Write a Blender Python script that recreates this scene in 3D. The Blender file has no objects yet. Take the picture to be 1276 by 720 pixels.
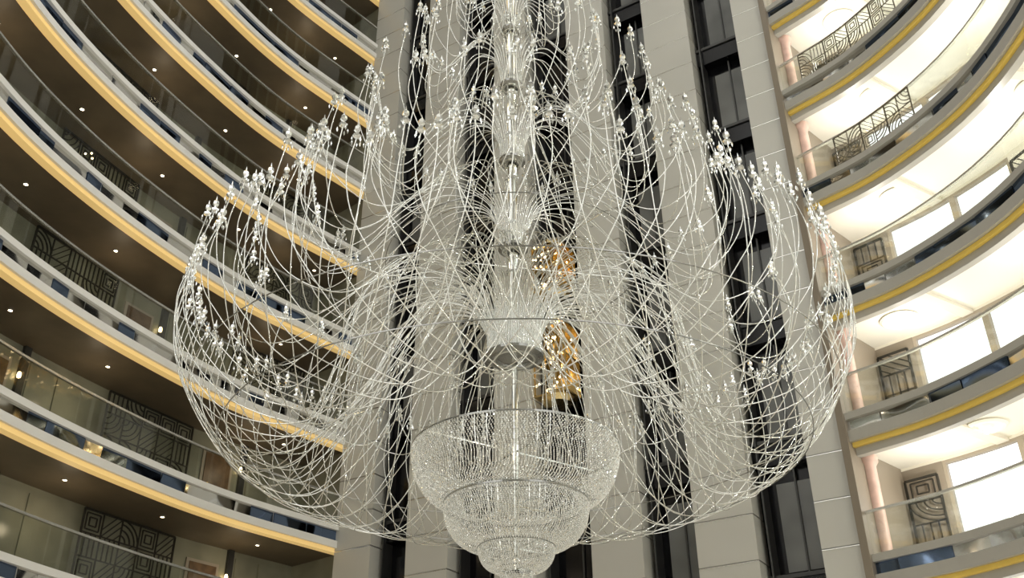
import bpy, math, random
from mathutils import Vector, Matrix, Euler
random.seed(7)
sc=bpy.context.scene
sc.view_settings.view_transform='Standard'
D2=math.radians
# ---------------------------------------------------------------- materials
def mat(name,col,rough=.5,metal=0,emis=None,es=0,noise=None,bump=0,bscale=5,spec=.5):
    m=bpy.data.materials.new(name); m.use_nodes=True
    nt=m.node_tree; b=nt.nodes['Principled BSDF']
    b.inputs['Base Color'].default_value=(*col,1); b.inputs['Roughness'].default_value=rough
    b.inputs['Metallic'].default_value=metal
    b.inputs['Specular IOR Level'].default_value=spec
    if emis: b.inputs['Emission Color'].default_value=(*emis,1); b.inputs['Emission Strength'].default_value=es
    if noise:
        n=nt.nodes.new('ShaderNodeTexNoise'); n.inputs['Scale'].default_value=noise[0]
        tc=nt.nodes.new('ShaderNodeTexCoord'); nt.links.new(tc.outputs['Object'],n.inputs['Vector'])
        r=nt.nodes.new('ShaderNodeValToRGB')
        r.color_ramp.elements[0].color=(*[c*(1-noise[1]) for c in col],1); r.color_ramp.elements[1].color=(*[min(1,c*(1+noise[1])) for c in col],1)
        r.color_ramp.elements[0].position=.3; r.color_ramp.elements[1].position=.7
        nt.links.new(n.outputs['Fac'],r.inputs['Fac']); nt.links.new(r.outputs['Color'],b.inputs['Base Color'])
    if bump:
        n=nt.nodes.new('ShaderNodeTexNoise'); n.inputs['Scale'].default_value=bscale; n.inputs['Detail'].default_value=0
        tc=nt.nodes.new('ShaderNodeTexCoord'); nt.links.new(tc.outputs['Object'],n.inputs['Vector'])
        bp=nt.nodes.new('ShaderNodeBump'); bp.inputs['Strength'].default_value=bump; bp.inputs['Distance'].default_value=.1
        nt.links.new(n.outputs['Fac'],bp.inputs['Height']); nt.links.new(bp.outputs['Normal'],b.inputs['Normal'])
    return m
def glassmat(name,tint,refl=.12):
    m=bpy.data.materials.new(name); m.use_nodes=True; nt=m.node_tree; nt.nodes.clear()
    o=nt.nodes.new('ShaderNodeOutputMaterial'); mx=nt.nodes.new('ShaderNodeMixShader'); mx.inputs[0].default_value=refl
    t=nt.nodes.new('ShaderNodeBsdfTransparent'); t.inputs[0].default_value=(*tint,1)
    g=nt.nodes.new('ShaderNodeBsdfGlossy'); g.inputs['Roughness'].default_value=.03
    nt.links.new(t.outputs[0],mx.inputs[1]); nt.links.new(g.outputs[0],mx.inputs[2]); nt.links.new(mx.outputs[0],o.inputs[0])
    return m
M={}
M['white']=mat('white_fascia',(.82,.81,.77),.35)
M['greyf']=mat('taupe_fascia',(.42,.405,.36),.35)
M['gold']=mat('led_cove_gold',(.75,.54,.22),.5,emis=(1,.67,.25),es=.45)
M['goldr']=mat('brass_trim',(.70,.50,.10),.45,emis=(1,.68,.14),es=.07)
M['mirror']=mat('mirror_band',(.75,.75,.73),.05,1,bump=.35,bscale=.9)
M['mirror_refl']=mat('mirror_band_painted_reflection',(.13,.18,.28),.06,1,bump=.35,bscale=.9)  # blue tint paints window reflections into some of the mirror tiles
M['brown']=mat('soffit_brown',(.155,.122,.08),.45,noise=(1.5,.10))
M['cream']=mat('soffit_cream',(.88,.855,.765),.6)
M['olive']=mat('corridor_panel_olive',(.27,.265,.195),.2,noise=(.8,.25))
M['creamw']=mat('corridor_wall_cream',(.76,.72,.62),.6)
M['taupe']=mat('corridor_wall_taupe',(.26,.22,.17),.35)
M['glass']=glassmat('balustrade_glass',(.93,.95,.93),.07)
M['pane']=glassmat('window_glass',(.98,.99,1),.03)
M['rail']=mat('steel_rail',(.8,.8,.77),.2,.8)
M['iron']=mat('lattice_iron',(.035,.032,.025),.45,.4)
M['ironl']=mat('railing_bronze',(.16,.14,.10),.4,.5)
M['door']=mat('door_wood',(.13,.075,.035),.4,noise=(4,.3))
M['frame']=mat('window_frame',(.36,.31,.24),.5)
M['lamp']=mat('downlight',(1,.85,.6),.5,emis=(1,.82,.55),es=12)
M['lampw']=mat('bulb_warm',(1,.75,.4),.5,emis=(1,.74,.38),es=8)
M['pier']=mat('stone_pier_panel',(.53,.52,.47),.28,noise=(.35,.05))
M['joint']=mat('pier_joint',(.17,.165,.15),.4)
M['jointl']=mat('pier_joint_highlight',(.85,.85,.82),.2,.8)  # bright strip, paints the highlight line along the panel joints
M['black']=mat('shaft_dark_glass',(.004,.004,.005),.15,spec=.3)
M['shaftg']=mat('shaft_grey_glass',(.14,.143,.135),.18,noise=(.6,.35))
M['mull']=mat('shaft_mullion',(.06,.06,.058),.35,.5)
M['floor']=mat('marble_floor',(.62,.57,.48),.25,noise=(.5,.2))
M['pink']=mat('pink_marble',(.66,.45,.38),.4,noise=(3,.15))
M['goldm']=mat('polished_brass',(.65,.50,.24),.2,1)
M['arm']=mat('chandelier_arm_silver',(.82,.83,.79),.08,1)
M['crys']=mat('crystal',(.93,.95,.93),.03,.75,spec=1)
M['steel']=mat('chandelier_hub_chrome',(.38,.38,.36),.2,.9)
# ---------------------------------------------------------------- mesh builder
class MB:
    def __init__(s): s.v=[];s.f=[];s.m=[];s.ml=[]
    def mi(s,k):
        if k not in s.ml: s.ml.append(k)
        return s.ml.index(k)
    def box8(s,c,k):
        i=len(s.v); s.v+=[tuple(p) for p in c]; mi=s.mi(k)
        for f in ((0,3,2,1),(4,5,6,7),(0,1,5,4),(1,2,6,5),(2,3,7,6),(3,0,4,7)):
            s.f.append(tuple(i+a for a in f)); s.m.append(mi)
    def obox(s,o,u,n,a0,a1,b0,b1,z0,z1,k):
        c=[]
        for z in (z0,z1):
            for a,b in ((a0,b0),(a1,b0),(a1,b1),(a0,b1)):
                c.append((o[0]+u[0]*a+n[0]*b,o[1]+u[1]*a+n[1]*b,z))
        s.box8(c,k)
    def bar(s,fr,p,q,w,t,k):
        o,u,n=fr; d=Vector((q[0]-p[0],q[1]-p[1])); L=d.length
        if L<1e-5: return
        d/=L; e=Vector((-d.y,d.x))*w/2; c=[]
        for tt in (-t/2,t/2):
            for pt in (Vector(p)-e,Vector(q)-e,Vector(q)+e,Vector(p)+e):
                c.append((o[0]+u[0]*pt[0]+n[0]*tt,o[1]+u[1]*pt[0]+n[1]*tt,o[2]+pt[1]))
        s.box8(c,k)
    def lathe(s,c,prof,n,k,cap=False):
        i=len(s.v); mi=s.mi(k)
        for r,z in prof:
            for j in range(n):
                a=2*math.pi*j/n; s.v.append((c[0]+r*math.cos(a),c[1]+r*math.sin(a),c[2]+z))
        for q in range(len(prof)-1):
            for j in range(n):
                j2=(j+1)%n; s.f.append((i+q*n+j,i+q*n+j2,i+(q+1)*n+j2,i+(q+1)*n+j)); s.m.append(mi)
    def octa(s,c,r,h,k):
        i=len(s.v); mi=s.mi(k); x,y,z=c; a0=random.random()*1.57
        s.v+=[(x+r*math.cos(a0+q*math.pi/2),y+r*math.sin(a0+q*math.pi/2),z) for q in range(4)]+[(x,y,z+h),(x,y,z-h)]
        for a,b in ((0,1),(1,2),(2,3),(3,0)):
            s.f.append((i+a,i+b,i+4)); s.m.append(mi); s.f.append((i+b,i+a,i+5)); s.m.append(mi)
    def disc(s,c,r,n,k,up=False):
        i=len(s.v); mi=s.mi(k)
        for j in range(n):
            a=2*math.pi*j/n*(1 if up else -1); s.v.append((c[0]+r*math.cos(a),c[1]+r*math.sin(a),c[2]))
        s.f.append(tuple(range(i,i+n))); s.m.append(mi)
    def obj(s,name,parent=None,smooth=False):
        me=bpy.data.meshes.new(name); me.from_pydata(s.v,[],s.f)
        for k in s.ml: me.materials.append(M[k])
        me.polygons.foreach_set('material_index',s.m)
        if smooth: me.polygons.foreach_set('use_smooth',[True]*len(s.f))
        me.update(); o=bpy.data.objects.new(name,me); sc.collection.objects.link(o)
        if parent: o.parent=parent
        return o
def empty(name,loc=(0,0,0)):
    e=bpy.data.objects.new(name,None); sc.collection.objects.link(e); e.location=loc; return e
def catmull(P,n):
    out=[]; P=[Vector(p) for p in P]
    Q=[2*P[0]-P[1]]+P+[2*P[-1]-P[-2]]
    for i in range(1,len(Q)-2):
        for j in range(n):
            t=j/n; a,b,c,d=Q[i-1],Q[i],Q[i+1],Q[i+2]
            out.append(.5*((2*b)+(c-a)*t+(2*a-5*b+4*c-d)*t*t+(3*b-3*c+d-a)*t**3))
    out.append(P[-1]); return out
class Plan:
    def __init__(s,ctrl,side):
        pts=catmull([(x,y,0) for x,y in ctrl],16); s.p=pts; s.L=[0]
        for a,b in zip(pts,pts[1:]): s.L.append(s.L[-1]+(b-a).length)
        s.len=s.L[-1]; s.side=side
    def at(s,d):
        d=max(0,min(s.len-1e-4,d))
        for i in range(len(s.L)-1):
            if s.L[i+1]>=d: break
        t=(d-s.L[i])/(s.L[i+1]-s.L[i]); return s.p[i].lerp(s.p[i+1],t)
    def tan(s,d):
        a=s.at(d-.6); b=s.at(d+.6); return (b-a).normalized()
    def P(s,d,o):
        t=s.tan(d); n=Vector((t.y,-t.x,0))
        if (s.side=='L' and n.x>0) or (s.side=='R' and n.x<0): n=-n
        return s.at(d)+n*o
    def N(s,d): return (s.P(d,1)-s.P(d,0))
def seg(mb,C,s0,s1,o0,o1,z0,z1,k,step=.5):
    n=max(1,int(math.ceil((s1-s0)/step))); i=len(mb.v); mi=mb.mi(k)
    for j in range(n+1):
        d=s0+(s1-s0)*j/n
        a=C.P(d,o0); b=C.P(d,o1)
        mb.v+=[(a.x,a.y,z0),(b.x,b.y,z0),(b.x,b.y,z1),(a.x,a.y,z1)]
    for j in range(n):
        p=i+4*j; q=p+4
        for a,b in ((0,1),(1,2),(2,3),(3,0)):
            mb.f.append((p+a,p+b,q+b,q+a)); mb.m.append(mi)
    mb.f.append((i,i+3,i+2,i+1)); mb.m.append(mi)
    e=i+4*n; mb.f.append((e,e+1,e+2,e+3)); mb.m.append(mi)
CL=Plan([(-5.6,32.0),(-8.45,28.4),(-10.25,25.1),(-11.6,21.8),(-12.4,18.6),(-12.6,15),(-12.1,11),(-11,7.5)],'L')
CR=Plan([(8.3,23.1),(9.8,21.4),(11,18.9),(11.4,16.2),(11.2,13),(10.3,9.5),(9,6.5)],'R')
SH=3.53; LEV=[9.0+SH*k for k in range(-2,11)]
DEP=2.4
# ---------------------------------------------------------------- art-deco lattice
def lattice(mb,o,u,n,w,h,k='iron',s=1.0,cell=.6):
    fr=(o,u,n); B=.035
    def b(x0,y0,x1,y1,ww=B): mb.bar(fr,(x0,y0),(x1,y1),ww*s,.04*s,k)
    b(0,0,w,0,.06);b(0,h,w,h,.06);b(0,0,0,h,.06);b(w,0,w,h,.06)
    nx=max(1,round(w/cell)); ny=max(1,round(h/cell)); tw=w/nx; th=h/ny
    for i in range(nx):
        for j in range(ny):
            x=i*tw;y=j*th; t=random.randrange(5)
            b(x,y,x+tw,y); b(x,y,x,y+th)
            if t==0 or t==1:
                cx,sx=(x,1) if random.random()<.5 else (x+tw,-1)
                cy,sy=(y,1) if random.random()<.5 else (y+th,-1)
                for r in (.3,.55,.8,1.0):
                    p=None
                    for q in range(7):
                        a=q/6*math.pi/2; pt=(cx+sx*r*tw*math.cos(a),cy+sy*r*th*math.sin(a))
                        if p: b(p[0],p[1],pt[0],pt[1],.03)
                        p=pt
            elif t==2:
                for r in (.25,.5,.75): b(x+r*tw,y,x+r*tw,y+th,.03)
            elif t==3:
                for r in (.15,.32):
                    b(x+r*tw,y+r*th,x+(1-r)*tw,y+r*th,.03);b(x+r*tw,y+(1-r)*th,x+(1-r)*tw,y+(1-r)*th,.03)
                    b(x+r*tw,y+r*th,x+r*tw,y+(1-r)*th,.03);b(x+(1-r)*tw,y+r*th,x+(1-r)*tw,y+(1-r)*th,.03)
            else:
                for r in (.35,.7,1.0):
                    b(x,y+r*th,x+r*tw,y,.03)
                b(x+tw,y+.3*th,x+.3*tw,y+th,.03)
# ---------------------------------------------------------------- balconies
def balcony(C,Z,left):
    mb=MB(); L=C.len
    W='white' if left else 'greyf'
    s0=0
    if left:
        seg(mb,C,s0,L,.03,.28,Z-.02,Z+.11,'gold')
        m0,m1=.34,.68
    else:
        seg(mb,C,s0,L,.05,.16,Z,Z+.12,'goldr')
        seg(mb,C,s0,L,.16,.36,Z-.20,Z+.1,'greyf')
        m0,m1=.40,.68
    seg(mb,C,s0,L,-.06,.12,Z+.11,Z+m0,W)
    seg(mb,C,s0,L,.06,.10,Z+m0,Z+m1,W)
    d=0
    while d<L-.8:
        w=random.choice((.6,.9,1.3)); tl=random.uniform(-.02,.02)
        k='mirror_refl' if random.random()<.45 else 'mirror'
        a=C.P(d+.01,.02+tl);b=C.P(d+w-.01,.02-tl);a2=C.P(d+.01,.055);b2=C.P(d+w-.01,.055)
        tz=random.uniform(-.02,.02)
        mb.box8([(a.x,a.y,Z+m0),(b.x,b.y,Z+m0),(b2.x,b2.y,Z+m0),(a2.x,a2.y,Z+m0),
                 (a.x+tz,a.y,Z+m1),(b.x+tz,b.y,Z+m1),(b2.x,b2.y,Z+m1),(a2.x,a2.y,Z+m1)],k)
        d+=w
    seg(mb,C,s0,L,-.08,.12,Z+m1,Z+.86,W)
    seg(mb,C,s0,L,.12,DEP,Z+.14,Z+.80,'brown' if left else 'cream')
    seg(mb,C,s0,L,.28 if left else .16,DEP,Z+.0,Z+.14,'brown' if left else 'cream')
    seg(mb,C,s0,L,.015,.03,Z+.86,Z+1.84,'glass')
    seg(mb,C,s0,L,-.02,.06,Z+1.84,Z+1.90,'rail')
    d=1.2+random.random()*1.5
    while d<L:
        if left:
            p=C.P(d,1.2); mb.lathe((p.x,p.y,Z-.03),[(.085,.03),(.085,0),(.055,0)],10,'rail'); mb.disc((p.x,p.y,Z-.025),.055,10,'lamp')
            d+=3.4
        else:
            p=C.P(d,1.3)
            mb.lathe((p.x,p.y,Z-.08),[(.45,.08),(.5,.04),(.44,0),(.36,.01),(.3,.05),(.2,.05),(.12,0),(.0,0)],28,'cream')
            mb.lathe((p.x,p.y,Z-.23),[(0,.0),(.05,.03),(.08,.08),(.05,.14),(0,.15)],10,'lamp')
            d+=4.2
    if not left:
        d=2.2
        while d<L:
            seg(mb,C,d,d+.25,.36,DEP,Z-.10,Z+.0,'creamw'); d+=4.2
    return mb.obj('hotel_balcony')
for Z in LEV:
    balcony(CL,Z,True); balcony(CR,Z,False)
# left corridor wall with doors, panels
wl=MB(); sl=MB(); ll=MB()
for Z in LEV:
    zf=Z+.8; H=SH-.8+.05
    seg(wl,CL,0,CL.len,DEP,DEP+.2,zf-.8,zf+H,'olive')
    d=.6
    i=random.randrange(3)
    while d<CL.len-2:
        k=i%3
        if k==0:   # door with frame
            seg(wl,CL,d,d+1.1,DEP-.05,DEP,zf,zf+2.2,'frame'); seg(wl,CL,d+.1,d+1.0,DEP-.08,DEP-.05,zf,zf+2.1,'door')
            seg(wl,CL,d+.85,d+.9,DEP-.14,DEP-.08,zf+1.0,zf+1.1,'goldm')
            p=CL.P(d-.25,DEP-.12)
            ll.lathe((p.x,p.y,zf+1.75),[(0,0),(.05,.03),(.06,.1),(.04,.18),(0,.2)],8,'lampw'); d+=1.7
        elif k==1: # lattice screen
            w=3.0
            a=CL.P(d,DEP-.25); b=CL.P(d+w,DEP-.25); u=(b-a); w=u.length; u.normalize(); n=CL.N(d)
            lattice(sl,(a.x,a.y,zf),u,n,w,2.6); d+=w+.5
            if random.random()<.5:
                p=CL.P(d-1.5,DEP-.6)
                for q in range(5):
                    ll.lathe((p.x+random.uniform(-.2,.2),p.y+random.uniform(-.2,.2),zf+1.5+random.uniform(0,.6)),[(0,0),(.03,.03),(.03,.06),(0,.08)],8,'lampw')
        else:      # panels and pilaster
            for q in range(2):
                seg(wl,CL,d+.9*q,d+.9*q+.82,DEP-.04,DEP,zf+.1,zf+H-.25,'olive')
            seg(wl,CL,d+1.85,d+2.05,DEP-.12,DEP,zf,zf+H,'mull'); d+=2.3
        i+=1
def endwall(mb,C,k):
    p=C.P(0,0); n=C.N(0); t=C.tan(0)
    mb.obox((p.x,p.y),(n.x,n.y),(-t.x,-t.y),-.15,DEP+.3,-.02,.18,-1.6,46,k)
endwall(wl,CL,'olive')
wl.obj('wall_left'); sl.obj('lattice_screen'); ll.obj('wall_sconce_lights')
# right corridor wall with windows
wr=MB(); sr=MB(); rr=MB(); wn=0
WT=2.66
for li,Z in enumerate(LEV):
    zf=Z+.8; H=SH-.8+.05
    seg(wr,CR,0,CR.len,DEP,DEP+.25,zf-.8,zf+.12,'creamw')
    seg(wr,CR,0,CR.len,DEP,DEP+.25,zf+WT,zf+H,'creamw')
    # wrought-iron balustrade panels on the upper galleries
    if li>=4:
        for s0,s1 in ((.8,3.2),(8.2,9.8)):
            s=s0+random.uniform(-.2,.5)
            while s<s1+.5:
                a=CR.P(s,-.03); b=CR.P(s+.85,-.03); u=b-a; w=u.length; u.normalize()
                lattice(rr,(a.x,a.y,Z+.88),u,CR.N(s+.4),w,.95,'ironl',.62,.48); s+=.85
    d=0; first=True
    win=MB()
    while d<CR.len:
        ww=1.1
        seg(wr,CR,d,d+ww,DEP,DEP+.25,zf+.12,zf+WT,'creamw' if not first else 'taupe')
        a=CR.P(d+.15,DEP-.2); b=CR.P(d+ww-.1,DEP-.2); u=b-a; w=u.length; u.normalize()
        lattice(sr,(a.x,a.y,zf),u,CR.N(d+.5),w,2.3)
        d+=ww
        for q in range(2):
            x0=d+q*1.55; x1=min(CR.len,x0+1.55)
            if x1-x0<.3: break
            for aa,bb in ((x0,x0+.07),(x1-.07,x1)): seg(win,CR,aa,bb,DEP+.02,DEP+.16,zf+.12,zf+WT,'frame')
            seg(win,CR,x0,x1,DEP+.02,DEP+.16,zf+.12,zf+.2,'frame'); seg(win,CR,x0,x1,DEP+.02,DEP+.16,zf+WT-.08,zf+WT,'frame')
            seg(win,CR,x0,x1,DEP+.08,DEP+.10,zf+.2,zf+WT-.08,'pane')
        d+=3.1; first=False
    wn+=1; win.obj('window_%d'%wn)
endwall(wr,CR,'taupe')
wr.obj('wall_right'); sr.obj('lattice_screen'); rr.obj('wrought_iron_railing')
# pink columns by the tower
col=MB()
p=CR.P(.05,.62)
for Z in LEV:
    col.lathe((p.x,p.y,Z+.8),[(.24,0),(.24,.12),(.17,.18),(.17,2.35),(.24,2.45),(.24,2.6)],20,'pink')
col.obj('pink_marble_column',smooth=True)
# ---------------------------------------------------------------- tower
A=Vector((-5.8,31.8)); B=Vector((8.2,23.2)); U=(B-A); TL=U.length; U.normalize(); NN=Vector((U.y,-U.x))
if NN.y>0: NN=-NN
T=MB(); ZB=-1.6; ZT=46
T.obox(A,U,NN,0,TL,-3.0,-.9,ZB,ZT,'black')
ed=[(0,.09),(.1756,.271),(.372,.457),(.5635,.656),(.7476,.844),(.939,1.0)]
ph=SH/3
for a,b in ed:
    a*=TL;b*=TL
    T.obox(A,U,NN,a+.03,b-.03,-1.0,-.05,ZB,ZT,'joint')
    z=ZB
    while z<ZT:
        T.obox(A,U,NN,a,b,-.8,0,z+.02,z+ph-.025,'pier')
        T.obox(A,U,NN,a,b,-.05,.015,z+ph-.025,z+ph-.005,'jointl')
        z+=ph
for i in range(5):
    a=ed[i][1]*TL;b=ed[i+1][0]*TL; w=b-a
    for Z in LEV+[LEV[-1]+SH]:
        z=Z-SH
        T.obox(A,U,NN,a,b,-.9,-.55,z+.15,z+.75,'black')
        T.obox(A,U,NN,a,b,-.9,-.5,z+.75,z+.85,'mull')
        g='shaftg' if i>=3 or random.random()<.2 else 'black'
        T.obox(A,U,NN,a+.30*w,b-.06*w,-.9,-.78,z+.95,z+SH-.3,g)
        T.obox(A,U,NN,a+.62*w,a+.65*w,-.9,-.72,z+.85,z+SH+.1,'mull')
    T.obox(A,U,NN,a+.10*w,a+.13*w,-.9,-.4,ZB,ZT,'mull')
    T.obox(A,U,NN,b-.05*w,b-.02*w,-.9,-.5,ZB,ZT,'mull')
T.obj('elevator_tower')
# elevator car and a copy for its reflected lights
def car(z0,h):
    c=MB(); a=.462*TL; b=.558*TL; m=(a+b)/2; hw=.56
    f0,f1=-.5,.45
    for z in (z0,z0+h*.5,z0+h-.1): 
        c.obox(A,U,NN,m-hw,m+hw,f0,f1,z,z+.06,'goldm')
    for x in (-hw,-hw/3,hw/3,hw-.05):
        for y in (f0,f1-.05): c.obox(A,U,NN,m+x,m+x+.04,y,y+.04,z0,z0+h,'goldm')
    c.obox(A,U,NN,m-hw+.05,m+hw-.05,f0+.02,f0+.06,z0+.1,z0+h-.1,'goldm')
    ctr=A+U*m+NN*(-.02)
    c.lathe((ctr.x,ctr.y,z0+h),[(.52,0),(.5,.12),(.4,.25),(.15,.32),(0,.34)],16,'goldm')
    c.lathe((ctr.x,ctr.y,z0-.3),[(0,0),(.2,.03),(.45,.12),(.52,.3)],16,'goldm')
    for i in range(60):
        x=random.uniform(-hw,hw); y=random.choice((f1+.03,random.uniform(f0+.1,f1)))
        q=A+U*(m+x)+NN*y; c.octa((q.x,q.y,z0+random.choice((.1,.35,h*.5,h*.75,h-.1))+random.uniform(-.1,.1)),.035,.045,'lampw')
    return c.obj('elevator_car_and_reflection')
car(12.3,2.4); car(15.9,1.7)  # the upper one stands in for reflected elevator lights
# floor, back wall, unseen wall and skylight grid that shape the light
F=MB(); F.obox((0,0),(1,0),(0,1),-22,22,-14,45,-1.8,-1.6,'floor'); F.obj('floor')
Wb=MB(); Wb.obox((0,0),(1,0),(0,1),-20,8.5,38,38.3,-1.6,48,'olive'); Wb.obj('wall_back')
Wf=MB();  # added unseen wall behind the camera, blocks world light, darkens chrome reflections
Wf.obox((0,0),(1,0),(0,1),-11,9,-12.3,-12,-1.6,48,'olive')
for Z in LEV:
    Wf.obox((0,0),(1,0),(0,1),-11,9,-12,-10.5,Z+.1,Z+.8,'white')
    Wf.obox((0,0),(1,0),(0,1),-11,9,-12,-11.0,Z-.1,Z+.1,'brown')
Wf.obj('added_light_block_wall')
S=MB()  # unseen skylight ribs, made broad to block world light and contrast the chrome
for i in range(-3,4): S.obox((0,0),(1,0),(0,1),i*5-.9,i*5+.9,-12,38,47,47.6,'white')
for j in range(-2,8): S.obox((0,0),(1,0),(0,1),-16,16,j*5-.9,j*5+.9,47.1,47.5,'white')
S.obj('ceiling_light_block')
# ---------------------------------------------------------------- chandelier
CX,CY=.03,16.0
CH=empty('crystal_chandelier',(0,0,0))
fin=MB()
def finial(p,s=1):
    fin.lathe(p,[(0,-.03*s),(.055*s,.0),(.065*s,.03*s),(.02*s,.05*s),(.02*s,.08*s),(.05*s,.12*s),(.045*s,.17*s),(.012*s,.21*s),(.0,.29*s)],6,'crys')
    for j in range(5):
        a=j*math.pi/2.5+random.random()
        fin.octa((p[0]+.075*s*math.cos(a),p[1]+.075*s*math.sin(a),p[2]-.07*s),.016*s,.05*s,'crys')
RA=.0086
def arms(name,prof,n,rad,tw,jit=.02,fs=1.0,dirs=(1,-1),phase=0,nn=6,alt=None,tj=.2):
    cu=bpy.data.curves.new(name,'CURVE'); cu.dimensions='3D'; cu.bevel_depth=rad; cu.bevel_resolution=1
    cu.materials.append(M['arm'])
    PP=[catmull(prof,nn),catmull(alt or prof,nn)]
    for i in range(n):
        P=PP[(i//2)%2]; N=len(P)
        dr=dirs[i%len(dirs)]
        a0=2*math.pi*(i+phase)/n; js=1+random.uniform(-jit,jit); jz=random.uniform(-jit,jit)*6; jr=random.uniform(-tj,tj)
        sp=cu.splines.new('POLY'); sp.points.add(N-1)
        for j,q in enumerate(P):
            f=j/(N-1); a=a0+dr*tw*q.z
            rr=q.x*(1+(js-1)*f); x=CX+rr*math.cos(a); y=CY+rr*math.sin(a); z=q.y+jz*f+jr*max(0,f-.8)/.2
            sp.points[j].co=(x,y,z,1)
        finial((x,y,z),fs)
    o=bpy.data.objects.new(name,cu); sc.collection.objects.link(o); o.parent=CH; return o
# profile points: r, z, twist fraction
arms('arms_outer',[(.48,8.0,0),(.52,8.5,0),(.85,9.0,0),(1.5,8.95,.02),(2.2,8.0,.08),(2.8,6.75,.22),(3.7,5.72,.48),(4.8,6.05,.78),(5.6,7.1,.95),(5.82,8.0,1),(5.72,8.8,1.0)],144,RA,D2(40),.006,nn=8,fs=1.0,tj=.32,
     alt=[(.48,8.0,0),(.54,8.6,0),(.95,9.2,0),(2.0,9.35,.02),(2.9,8.6,.08),(3.25,7.1,.22),(3.8,5.88,.48),(4.8,6.05,.78),(5.6,7.1,.95),(5.82,8.0,1),(5.66,8.9,1.0)])
arms('arms_lower_inner',[(.46,8.0,0),(.50,8.7,0),(.8,9.35,0),(1.6,9.5,.0),(2.6,9.0,.1),(3.4,8.1,.3),(4.1,7.5,.5),(4.7,7.8,.8),(5.0,8.6,1),(4.95,9.3,1),(4.8,9.8,1)],52,RA,D2(24),.02,fs=1.0,tj=.3)
arms('arms_tier2',[(.26,10.3,0),(.30,10.8,0),(.6,11.3,0),(1.4,11.4,0),(2.2,10.7,.1),(2.9,9.8,.3),(3.5,9.5,.5),(4.0,10.0,.8),(4.15,10.8,1),(4.0,11.6,1)],56,RA,D2(18),.03,fs=1.0)
arms('arms_tier3',[(.24,12.4,0),(.28,12.9,0),(.5,13.4,0),(1.0,13.5,0),(1.6,12.9,.1),(2.1,12.1,.3),(2.6,12.1,.6),(3.0,12.9,.9),(2.95,14.0,1)],46,RA,D2(14),.04,dirs=(1,),fs=1.0)
arms('arms_tier4',[(.22,14.4,0),(.25,14.8,0),(.4,15.3,0),(.8,15.4,0),(1.2,14.8,.1),(1.6,14.3,.5),(1.95,14.9,.9),(1.9,15.9,1)],36,RA,D2(12),.04,dirs=(-1,),fs=1.0)
arms('arms_tier5',[(.20,16.0,0),(.22,16.5,0),(.4,16.9,0),(.7,16.7,.2),(1.0,16.4,.5),(1.25,16.8,.9),(1.2,17.6,1)],26,RA,D2(12),.04,dirs=(1,),fs=1.0)
arms('arms_tier6',[(.15,17.5,0),(.2,18.0,0),(.4,18.2,.2),(.6,18.0,.6),(.75,18.4,1),(.7,19.0,1)],18,RA,D2(12),.04)
fo=fin.obj('crystal_finials',CH)
hb=MB()
def ring(r,z,t,k='steel',n=64,h=None):
    h=h or t; hb.lathe((CX,CY,z),[(r-t,-h),(r+t,-h),(r+t,h),(r-t,h),(r-t,-h)],n,k)
for r,z in ((.48,8.0),(.26,10.3),(.24,12.4),(.22,14.4),(.20,16.0),(.15,17.5)):
    hb.lathe((CX,CY,z),[(.05,-.02),(r*.6,-.02),(r*.62,-.05),(r*.9,-.05),(r*1.10,-.02),(r*1.10,.03),(r*.8,.05),(r*.3,.08),(.1,.3)],40,'steel')
    ring(r*.75,z-.04,.02,'arm')
hb.lathe((CX,CY,0),[(.05,4.2),(.05,8),(.09,8),(.09,19),(.04,19),(.04,47)],14,'arm')
for z in [8.7+1.1*i for i in range(9)]:
    hb.lathe((CX,CY,z),[(.09,-.04),(.13,-.015),(.13,.015),(.09,.04)],18,'crys')
for r,z in ((2.4,9.9),(5.45,6.85),(4.9,6.1)): ring(r,z,.007,'steel',96)
for a in range(6):
    q=a*math.pi/3+.2
    hb.bar(((CX,CY,9.9),(math.cos(q),math.sin(q)),(-math.sin(q),math.cos(q))),(0.1,0),(2.4,0),.012,.012,'arm')
hb.obj('hub_and_stem',CH,smooth=False)
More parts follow.
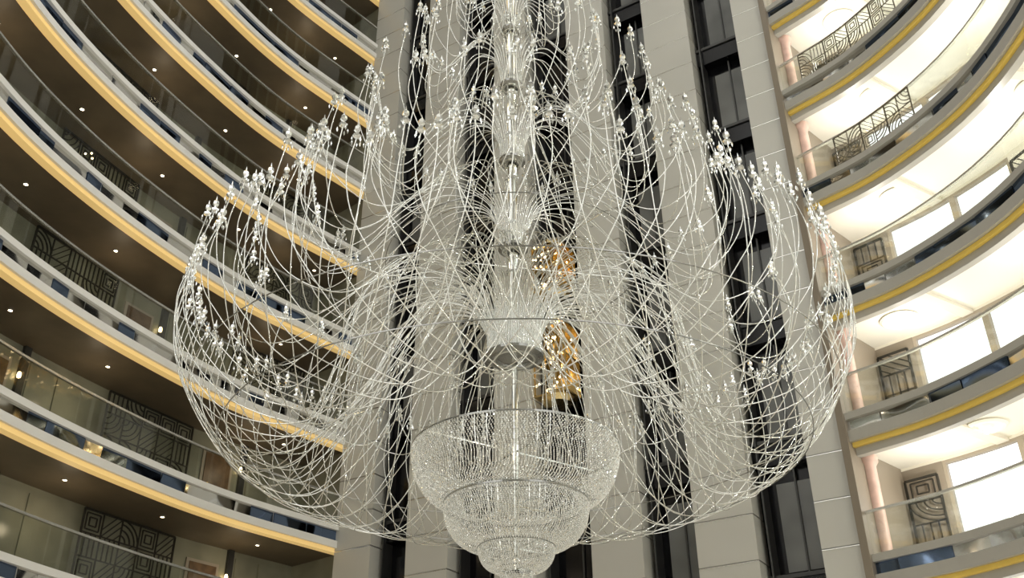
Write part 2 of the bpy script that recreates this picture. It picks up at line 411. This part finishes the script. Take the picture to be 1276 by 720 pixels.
# beaded bowls
bw=MB()
def bowl(R,zr,depth,nl,nlat,br,rbot):
    for i in range(nlat+1):
        f=i/nlat; th=f*math.pi/2
        r=rbot+(R-rbot)*math.cos(th)**.75 if f<1 else rbot
        z=zr-depth*math.sin(th)
        n=max(10,int(nl*r/R))
        for j in range(n):
            a=2*math.pi*(j+.5*(i%2))/n
            bw.octa((CX+r*math.cos(a),CY+r*math.sin(a),z),br,br*1.1,'crys')
    bw.lathe((CX,CY,zr+.02),[(R-.015,-.015),(R+.01,-.015),(R+.01,.015),(R-.015,.015),(R-.015,-.015)],72,'steel')
    for j in range(int(nl/4)):   # strands
        a=2*math.pi*j/int(nl/4); pr=None
        for i in range(13):
            th=i/12*math.pi/2; r=rbot+(R-rbot)*math.cos(th)**.75 if i<12 else rbot
            p=Vector((CX+r*math.cos(a),CY+r*math.sin(a),zr-depth*math.sin(th)))
            if pr is not None:
                t=Vector((-math.sin(a),math.cos(a),0))*.005
                k=len(bw.v); bw.v+=[tuple(pr-t),tuple(pr+t),tuple(p+t),tuple(p-t)]; bw.f.append((k,k+1,k+2,k+3)); bw.m.append(bw.mi('arm'))
            pr=p
    for j in range(4):
        q=j*math.pi/2+.6
        bw.bar(((CX,CY,zr),(math.cos(q),math.sin(q)),(-math.sin(q),math.cos(q))),(0.05,0),(R,0),.025,.025,'arm')
bowl(1.76,6.20,.88,220,42,.0158,1.02)
bowl(1.20,5.26,.70,180,36,.015,.5)
bowl(.62,4.55,.36,100,20,.0145,.25)
bowl(.28,4.22,.30,44,14,.013,.05)
bw.obj('beaded_bowls',CH)
# ---------------------------------------------------------------- lights
w=bpy.data.worlds.new('World'); sc.world=w; w.use_nodes=True
bg=w.node_tree.nodes['Background']; bg.inputs[0].default_value=(1,.99,.955,1); bg.inputs[1].default_value=1.85
def pl(name,loc,e,col,r=.15):
    l=bpy.data.lights.new(name,'POINT'); l.energy=e; l.color=col; l.shadow_soft_size=r
    o=bpy.data.objects.new(name,l); o.location=loc; sc.collection.objects.link(o)
for Z in LEV[1:9]:
    for d in (1.5,5.2,9.2,13.5):
        p=CR.P(d,1.15); pl('gallery_lamp',(p.x,p.y,Z-1.3),92,(1,.96,.88))
for Z in LEV[1:9]:
    for d in (3,9,15):
        p=CL.P(d,1.3); pl('gallery_lamp',(p.x,p.y,Z-1.0),14,(1,.80,.54))
# ---------------------------------------------------------------- camera
cam=bpy.data.cameras.new('Camera'); cam.lens=36*1240/1276; cam.sensor_width=36; cam.clip_end=300
co=bpy.data.objects.new('Camera',cam); sc.collection.objects.link(co); sc.camera=co
R=Matrix.Rotation(D2(90+30.5),4,'X')@Matrix.Rotation(D2(-.6),4,'Z')
co.matrix_world=R
